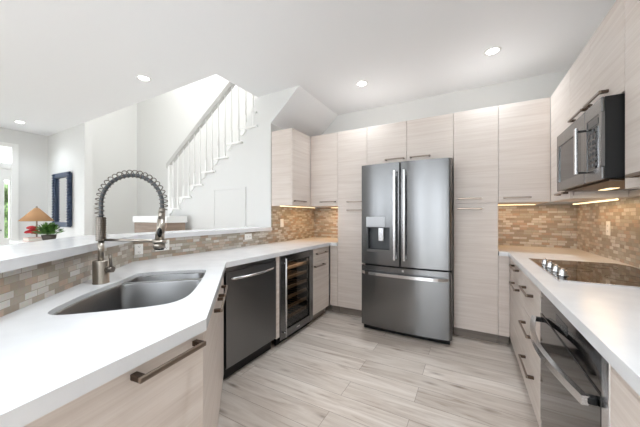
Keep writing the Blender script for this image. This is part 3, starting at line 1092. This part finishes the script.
for x, y, r in ((0.76, 2.48, 0.075), (0.76, 2.08, 0.10), (0.60, 2.28, 0.06)):
    obj('burner_ring', MB().lathe([(r, 0), (r + 0.003, 0), (r + 0.003, 0.0004), (r, 0.0004), (r, 0)], (x, y, CT + 0.0056), 48), RING, t, True)

# ------------------------------------------------------------------ sink
def clip_u(poly, u0, keep_less):
    out = []
    for i in range(len(poly)):
        a, b_ = poly[i], poly[(i + 1) % len(poly)]
        ia = (a[0] < u0) == keep_less
        ib = (b_[0] < u0) == keep_less
        if ia:
            out.append(a)
        if ia != ib:
            k = (u0 - a[0]) / (b_[0] - a[0])
            out.append((u0, a[1] + (b_[1] - a[1]) * k))
    return out


def resample(poly, n):
    L = [0]
    for i in range(len(poly)):
        L.append(L[-1] + (Vector(poly[(i + 1) % len(poly)]) - Vector(poly[i])).length)
    out = []
    for k in range(n):
        d_ = L[-1] * k / n
        i = max(j for j in range(len(poly)) if L[j] <= d_)
        a, b_ = Vector(poly[i]), Vector(poly[(i + 1) % len(poly)])
        s_ = (d_ - L[i]) / max(1e-9, (b_ - a).length)
        out.append(tuple(a.lerp(b_, min(1, s_))))
    return out


def inset(poly, d_):
    area = sum(poly[i][0] * poly[(i + 1) % len(poly)][1] - poly[(i + 1) % len(poly)][0] * poly[i][1] for i in range(len(poly)))
    sg = 1 if area > 0 else -1
    out = []
    for i in range(len(poly)):
        a, p, b_ = Vector(poly[i - 1]), Vector(poly[i]), Vector(poly[(i + 1) % len(poly)])
        tg = (b_ - a).normalized()
        out.append(tuple(p + Vector((-tg.y, tg.x)) * d_ * sg))
    return out


sk = thing('sink', 'undermount stainless double bowl sink in the diagonal white worktop', 'sink', (*D(1.5, -0.44), 0.70))
outer = inset(resample(HOLE, 72), 0.0006)
bigp = inset(chaikin(resample(clip_u(HOLE, 1.678, True), 40), 1), 0.003)
smallp = inset(chaikin(resample(clip_u(HOLE, 1.704, False), 30), 1), 0.003)


def bowl(poly, z1, z0, name, parent):
    b = MB()
    rings = []
    for d_, z in ((0, z1), (0.002, z1 - 0.006), (0.010, z0 + 0.05), (0.018, z0 + 0.02), (0.034, z0 + 0.004), (0.05, z0)):
        rings.append([b.bm.verts.new((*D(*p), z)) for p in inset(poly, d_)])
    n = len(poly)
    for A, B_ in zip(rings, rings[1:]):
        for i in range(n):
            f = b.bm.faces.new((A[i], A[(i + 1) % n], B_[(i + 1) % n], B_[i]))
            f.smooth = True
    b.bm.faces.new(rings[-1])
    o = obj(name, b, STEEL_SINK, parent, True)
    md = o.modifiers.new('thickness', 'SOLIDIFY')
    md.thickness = 0.0015
    return o


bb = bowl(bigp, 0.8955, 0.705, 'large_bowl', sk)
cen = D(1.43, -0.45)
obj('drain', MB().lathe([(0, 0.001), (0.03, 0.001), (0.045, 0.004), (0.055, 0.003), (0.055, 0)], (cen[0], cen[1], 0.7065)), STEEL_LT, bb, True)
bs = bowl(smallp, 0.8955, 0.740, 'small_bowl', sk)
cen = D(1.79, -0.42)
obj('drain', MB().lathe([(0, 0.001), (0.028, 0.001), (0.04, 0.004), (0.04, 0)], (cen[0], cen[1], 0.7415)), STEEL_LT, bs, True)
rim = MB()
es = []
for lp in (outer, bigp, smallp):
    vs = [rim.bm.verts.new((*D(*p), 0.8958)) for p in lp]
    for i in range(len(vs)):
        es.append(rim.bm.edges.new((vs[i], vs[(i + 1) % len(vs)])))
bmesh.ops.triangle_fill(rim.bm, edges=es, use_beauty=True)
obj('rim', rim, STEEL_SINK, sk, True)

# ------------------------------------------------------------------ spring faucet
F0 = Vector((-1.656, 0.669, CT))
fx = Vector((0.875, 0.485, 0))
t = thing('faucet', 'tall spring neck kitchen faucet in brushed nickel standing behind the sink', 'faucet', F0)
P = lambda r, z, side=0.0: F0 + fx * r + Vector((0, 0, z)) + Vector((-fx.y, fx.x, 0)) * side
b = MB().lathe([(0.0, 0.0), (0.036, 0.0), (0.036, 0.004), (0.0345, 0.006), (0.0345, 0.112), (0.031, 0.116), (0, 0.116)], F0, 32)
obj('base', b, NICKEL, t, True)
obj('stem', MB().cyl(P(0, 0.115), P(0, 0.222), 0.0138), NICKEL, t, True)
lv = MB().cyl(P(0.03, 0.070), P(0.062, 0.070), 0.017, 0.015).cyl(P(0.052, 0.075), P(0.046, 0.150), 0.0075, 0.0055, 12)
obj('lever', lv, NICKEL_DK, t, True)
# collar: closely wound sleeve
cp = [(0.0, 0.216), (0.0215, 0.216)]
for k in range(13):
    z = 0.220 + k * 0.009
    cp += [(0.0225, z), (0.0225, z + 0.005), (0.0200, z + 0.0065), (0.0200, z + 0.0085)]
cp += [(0.0215, 0.338), (0.0, 0.338)]
obj('collar', MB().lathe(cp, F0, 24, smooth=False), NICKEL_DK, t, True)
# arch centre line in the faucet plane
def arch(s_):
    """0..1 : up from the collar, over, and down to the spray head"""
    a0, half, ztop, zs = 0.338, 0.157, 0.553, 0.405
    L1, L2, L3 = 0.067, 0.48, 0.03
    d_ = s_ * (L1 + L2 + L3)
    if d_ < L1:
        return (0.0, a0 + d_)
    if d_ < L1 + L2:
        a = PI * (1 - (d_ - L1) / L2)
        return (half + half * math.cos(a), zs + (ztop - zs) * math.sin(a) - (0.0 if a > PI / 2 else 0.0))
    return (2 * half, zs - (d_ - L1 - L2))
hose = [P(*arch(k / 60)) for k in range(61)]
obj('hose', MB().tube(hose, 0.0095, 12), GREY_PL, t, True)
turns, per = 25, 16
pts = []
for k in range(turns * per + 1):
    s_ = k / (turns * per)
    r0, z0 = arch(s_)
    r1, z1 = arch(min(1, s_ + 0.004))
    r2, z2 = arch(max(0, s_ - 0.004))
    tr, tz = r1 - r2, z1 - z2
    m = math.hypot(tr, tz)
    nr, nz = -tz / m, tr / m
    a = 2 * PI * k / per
    pts.append(P(r0 + nr * (0.0075 + 0.0185 * math.cos(a)), z0 + nz * (0.0075 + 0.0185 * math.cos(a)), 0.0185 * math.sin(a)))
obj('spring_coil', MB().tube(pts, 0.0025, 6), NICKEL_DK, t, True)
# spray head, leaning slightly back toward the stem
s0 = Vector(P(0.314, 0.385))
s1 = Vector(P(0.296, 0.160))
ax = (s1 - s0).normalized()
q = lambda d_: s0 + ax * d_
sp = MB().cyl(q(0), q(0.02), 0.013, 0.016).cyl(q(0.02), q(0.055), 0.016, 0.016).cyl(q(0.055), q(0.165), 0.017, 0.022).cyl(q(0.165), q(0.178), 0.026, 0.026).cyl(q(0.178), q(0.205), 0.027, 0.029)
so = obj('spray_head', sp, NICKEL, t, True)
obj('nozzle', MB().cyl(q(0.205), q(0.214), 0.024, 0.022), BLACK, so, True)
cb = q(0.125) + fx * 0.006 + Vector((fx.y, -fx.x, 0)) * 0.016
obj('spray_button', MB().blob(cb, 0.012, 2, 0, (1, 1, 2.2)), BLACK, so, True)
ar = MB().cyl(P(0.0, 0.222), P(0.280, 0.2165), 0.007, None, 12)
zc = 0.2165
ar.lathe([(0.026, -0.008), (0.032, -0.008), (0.032, 0.008), (0.026, 0.008), (0.026, -0.008)], q(0.172), 24, ax)
obj('docking_arm', ar, NICKEL, t, True)

# ------------------------------------------------------------------ outlets and switches
def plate(label, cat, pos, rot, w, h, kind, group):
    """wall plate, local x along the wall, local -y toward the room"""
    t = thing('wall_outlet' if kind != 'switch' else 'light_switch', label, cat, pos, rot, group)
    obj('plate', MB().box(-w / 2, w / 2, -0.006, -0.0005, -h / 2, h / 2, 0.002), WHITE_PL, t)
    if kind == 'switch':
        obj('rocker', MB().box(-0.016, 0.016, -0.009, -0.006, -0.032, 0.032, 0.0015), WHITE_PL, t)
    else:
        dz = ((0, -0.022), (0, 0.022)) if h > w else ((-0.022, 0), (0.022, 0))
        if kind == 'double':
            dz = ((-0.03, -0.02), (-0.03, 0.02), (0.03, -0.02), (0.03, 0.02))
        for ox, oz in dz:
            s_ = obj('socket', MB().box(ox - 0.014, ox + 0.014, -0.0075, -0.006, oz - 0.014, oz + 0.014, 0.001), WHITE_PL, t)
            obj('slots', MB().box(ox - 0.007, ox - 0.005, -0.0079, -0.0075, oz - 0.004, oz + 0.005).box(ox + 0.005, ox + 0.007, -0.0079, -0.0075, oz - 0.004, oz + 0.005)
                .box(ox - 0.002, ox + 0.002, -0.0079, -0.0075, oz - 0.010, oz - 0.006), BLACK, s_)
    return t


G = 'outlet plates on the tile'
plate('white outlet plate on the tile right behind the faucet bar, first from the wall bend', 'outlet', (XWL, 1.136, 1.003), L90, 0.060, 0.078, 'single', G)
plate('wide white outlet plate on the tile just behind the spray head', 'outlet', (XWL, 1.318, 1.015), L90, 0.115, 0.086, 'double', G)
plate('sideways white outlet plate on the tile below the bar, above the dishwasher', 'outlet', (XWL, 2.302, 1.020), L90, 0.110, 0.066, 'single', G)
plate('white switch plate on the tile under the left wall cabinet', 'switch', (XWL, 2.935, 1.160), L90, 0.070, 0.110, 'switch', G)
plate('white outlet plate on the tile to the right of the cooktop, under the microwave', 'outlet', (XWR, 3.045, 1.157), R90, 0.072, 0.115, 'single', G)

# ------------------------------------------------------------------ living room beyond the bar
# console cabinet at the foot of the stairs
WALNUT = wood_mat('brown_oak', lin(128, 108, 94), lin(150, 130, 115), lin(168, 148, 132), 0.5)
t = thing('console_cabinet', 'wood fronted cabinet with thick white top in front of stairs', 'cabinet', (-4.20, 2.45, 0))
obj('body', MB().box(-4.63, -3.78, 2.31, 2.60, 0.05, 1.154, 0.003), WALNUT, t, True)
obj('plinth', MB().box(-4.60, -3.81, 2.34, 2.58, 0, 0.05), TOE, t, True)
obj('top', MB().box(-4.65, -3.76, 2.295, 2.62, 1.155, 1.252, 0.004), TRIM, t, True)
obj('drawer', MB().box(-4.60, -3.81, 2.302, 2.3095, 0.80, 1.14, 0.003), WALNUT, t, True)
# side table with lamp and plant
t = thing('side_table', 'pale side table under the lamp, its top edge just over bar', 'table', (-4.30, 1.22, 0))
obj('tabletop', MB().box(-4.80, -3.78, 1.02, 1.42, 0.925, 0.965, 0.006), TRIM, t, True)
for x in (-4.75, -3.83):
    for y in (1.07, 1.37):
        obj('leg', MB().box(x - 0.025, x + 0.025, y - 0.025, y + 0.025, 0, 0.924, 0.004), TRIM, t, True)
LX, LY, LZ = -4.585, 1.20, 0.9655
t = thing('table_lamp', 'table lamp with wide cone shaped rattan shade beside the red flowers', 'lamp', (LX, LY, LZ))
obj('base', MB().lathe([(0, 0), (0.065, 0), (0.065, 0.012), (0.03, 0.02), (0.0, 0.02)], (0, 0, 0)), BRONZE, t)
obj('pole', MB().cyl((0, 0, 0.019), (0, 0, 0.37), 0.008), BRONZE, t)
obj('lamp_shade', MB().lathe([(0.152, 0.228), (0.156, 0.228), (0.022, 0.385), (0.018, 0.385), (0.152, 0.228)], (0, 0, 0), 36), RATTAN, t)
obj('finial', MB().lathe([(0, 0.37), (0.010, 0.37), (0.012, 0.395), (0.004, 0.41), (0, 0.412)], (0, 0, 0), 12), BRONZE, t)
# potted plant with red flowers
PX, PY = -4.20, 1.20
t = thing('potted_plant', 'leafy green potted plant with red blooms on the side table by the mirror', 'plant', (PX, PY, LZ))
obj('pot', MB().lathe([(0, 0), (0.050, 0), (0.065, 0.075), (0.058, 0.075), (0.05, 0.07), (0, 0.07)]), POT, t)
lf = MB()
for i in range(260):
    a, e = random.uniform(0, 2 * PI), random.uniform(0.05, 1.35)
    r = random.uniform(0.05, 0.125)
    c = Vector((r * math.cos(a) * math.cos(e), r * math.sin(a) * math.cos(e), 0.085 + r * math.sin(e) * 1.0))
    d_ = (c - Vector((0, 0, 0.05))).normalized()
    sd = d_.cross(Vector((0, 0, 1))).normalized()
    up = sd.cross(d_)
    ln, wd = random.uniform(0.035, 0.06), random.uniform(0.012, 0.02)
    v = [c - d_ * ln * 0.5, c + sd * wd + up * 0.004, c + d_ * ln * 0.6 - Vector((0, 0, 0.008)), c - sd * wd + up * 0.004]
    vv = [lf.bm.verts.new(x) for x in v]
    lf.bm.faces.new((vv[0], vv[1], vv[2]))
    lf.bm.faces.new((vv[0], vv[2], vv[3]))
for i in range(14):
    a = random.uniform(0, 2 * PI)
    lf.cyl((0, 0, 0.06), (0.09 * math.cos(a), 0.09 * math.sin(a), 0.15), 0.002, 0.001, 5)
obj('foliage', lf, LEAF, t)
for cx_, cy_, cz_ in ((-0.165, -0.08, 0.125), (-0.115, -0.11, 0.155), (-0.200, -0.06, 0.095), (-0.14, -0.12, 0.105)):
    fl = MB()
    for i in range(9):
        a = i * 2.4
        rr = 0.008 + 0.0022 * i
        fl.blob((cx_ + rr * math.cos(a), cy_ + rr * math.sin(a), cz_ + 0.010 - 0.001 * i), 0.024, 1, 0.001, (1, 1, 0.7))
    obj('bloom', fl, RED, t)
# mirror with beaded navy frame on the living room wall
MX0, MX1, MZ0, MZ1, MY = -6.83, -6.12, 1.055, 2.035, 2.054
t = thing('mirror', 'wall mirror with beaded navy frame hanging beyond the lamp', 'mirror', ((MX0 + MX1) / 2, MY, (MZ0 + MZ1) / 2))
obj('backing', MB().box(MX0 + 0.02, MX1 - 0.02, MY - 0.016, MY, MZ0 + 0.02, MZ1 - 0.02), NAVY, t, True)
obj('mirror_glass', MB().box(MX0 + 0.07, MX1 - 0.07, MY - 0.020, MY - 0.0165, MZ0 + 0.07, MZ1 - 0.07), MIRROR, t, True)
FW = 0.085
fr = MB()
fr.box(MX0, MX0 + FW, MY - 0.05, MY - 0.018, MZ0, MZ1, 0.006).box(MX1 - FW, MX1, MY - 0.05, MY - 0.018, MZ0, MZ1, 0.006)
fr.box(MX0 + FW, MX1 - FW, MY - 0.05, MY - 0.018, MZ1 - FW, MZ1, 0.006).box(MX0 + FW, MX1 - FW, MY - 0.05, MY - 0.018, MZ0, MZ0 + FW, 0.006)
for k in range(20):
    z = MZ0 + 0.03 + k * (MZ1 - MZ0 - 0.06) / 19
    for x in (MX0 + 0.03, MX1 - 0.03):
        fr.blob((x, MY - 0.05, z), 0.034, 2, 0, (1.4, 0.8, 0.72))
obj('frame', fr, NAVY, t, True)
# pale book lying by the plant
t = thing('book', 'pale pink book lying on the side table next to the lamp base', 'book', (-4.40, 1.13, LZ))
obj('cover', MB().box(-0.09, 0.09, -0.07, 0.07, 0.0, 0.006).box(-0.09, 0.09, -0.07, 0.07, 0.036, 0.042).box(-0.09, 0.09, 0.066, 0.07, 0.006, 0.036), mat('pale_pink_cover', lin(226, 196, 186), 0.5), t)
obj('pages', MB().box(-0.086, 0.086, -0.066, 0.066, 0.006, 0.036), mat('paper', lin(238, 232, 222), 0.7), t)
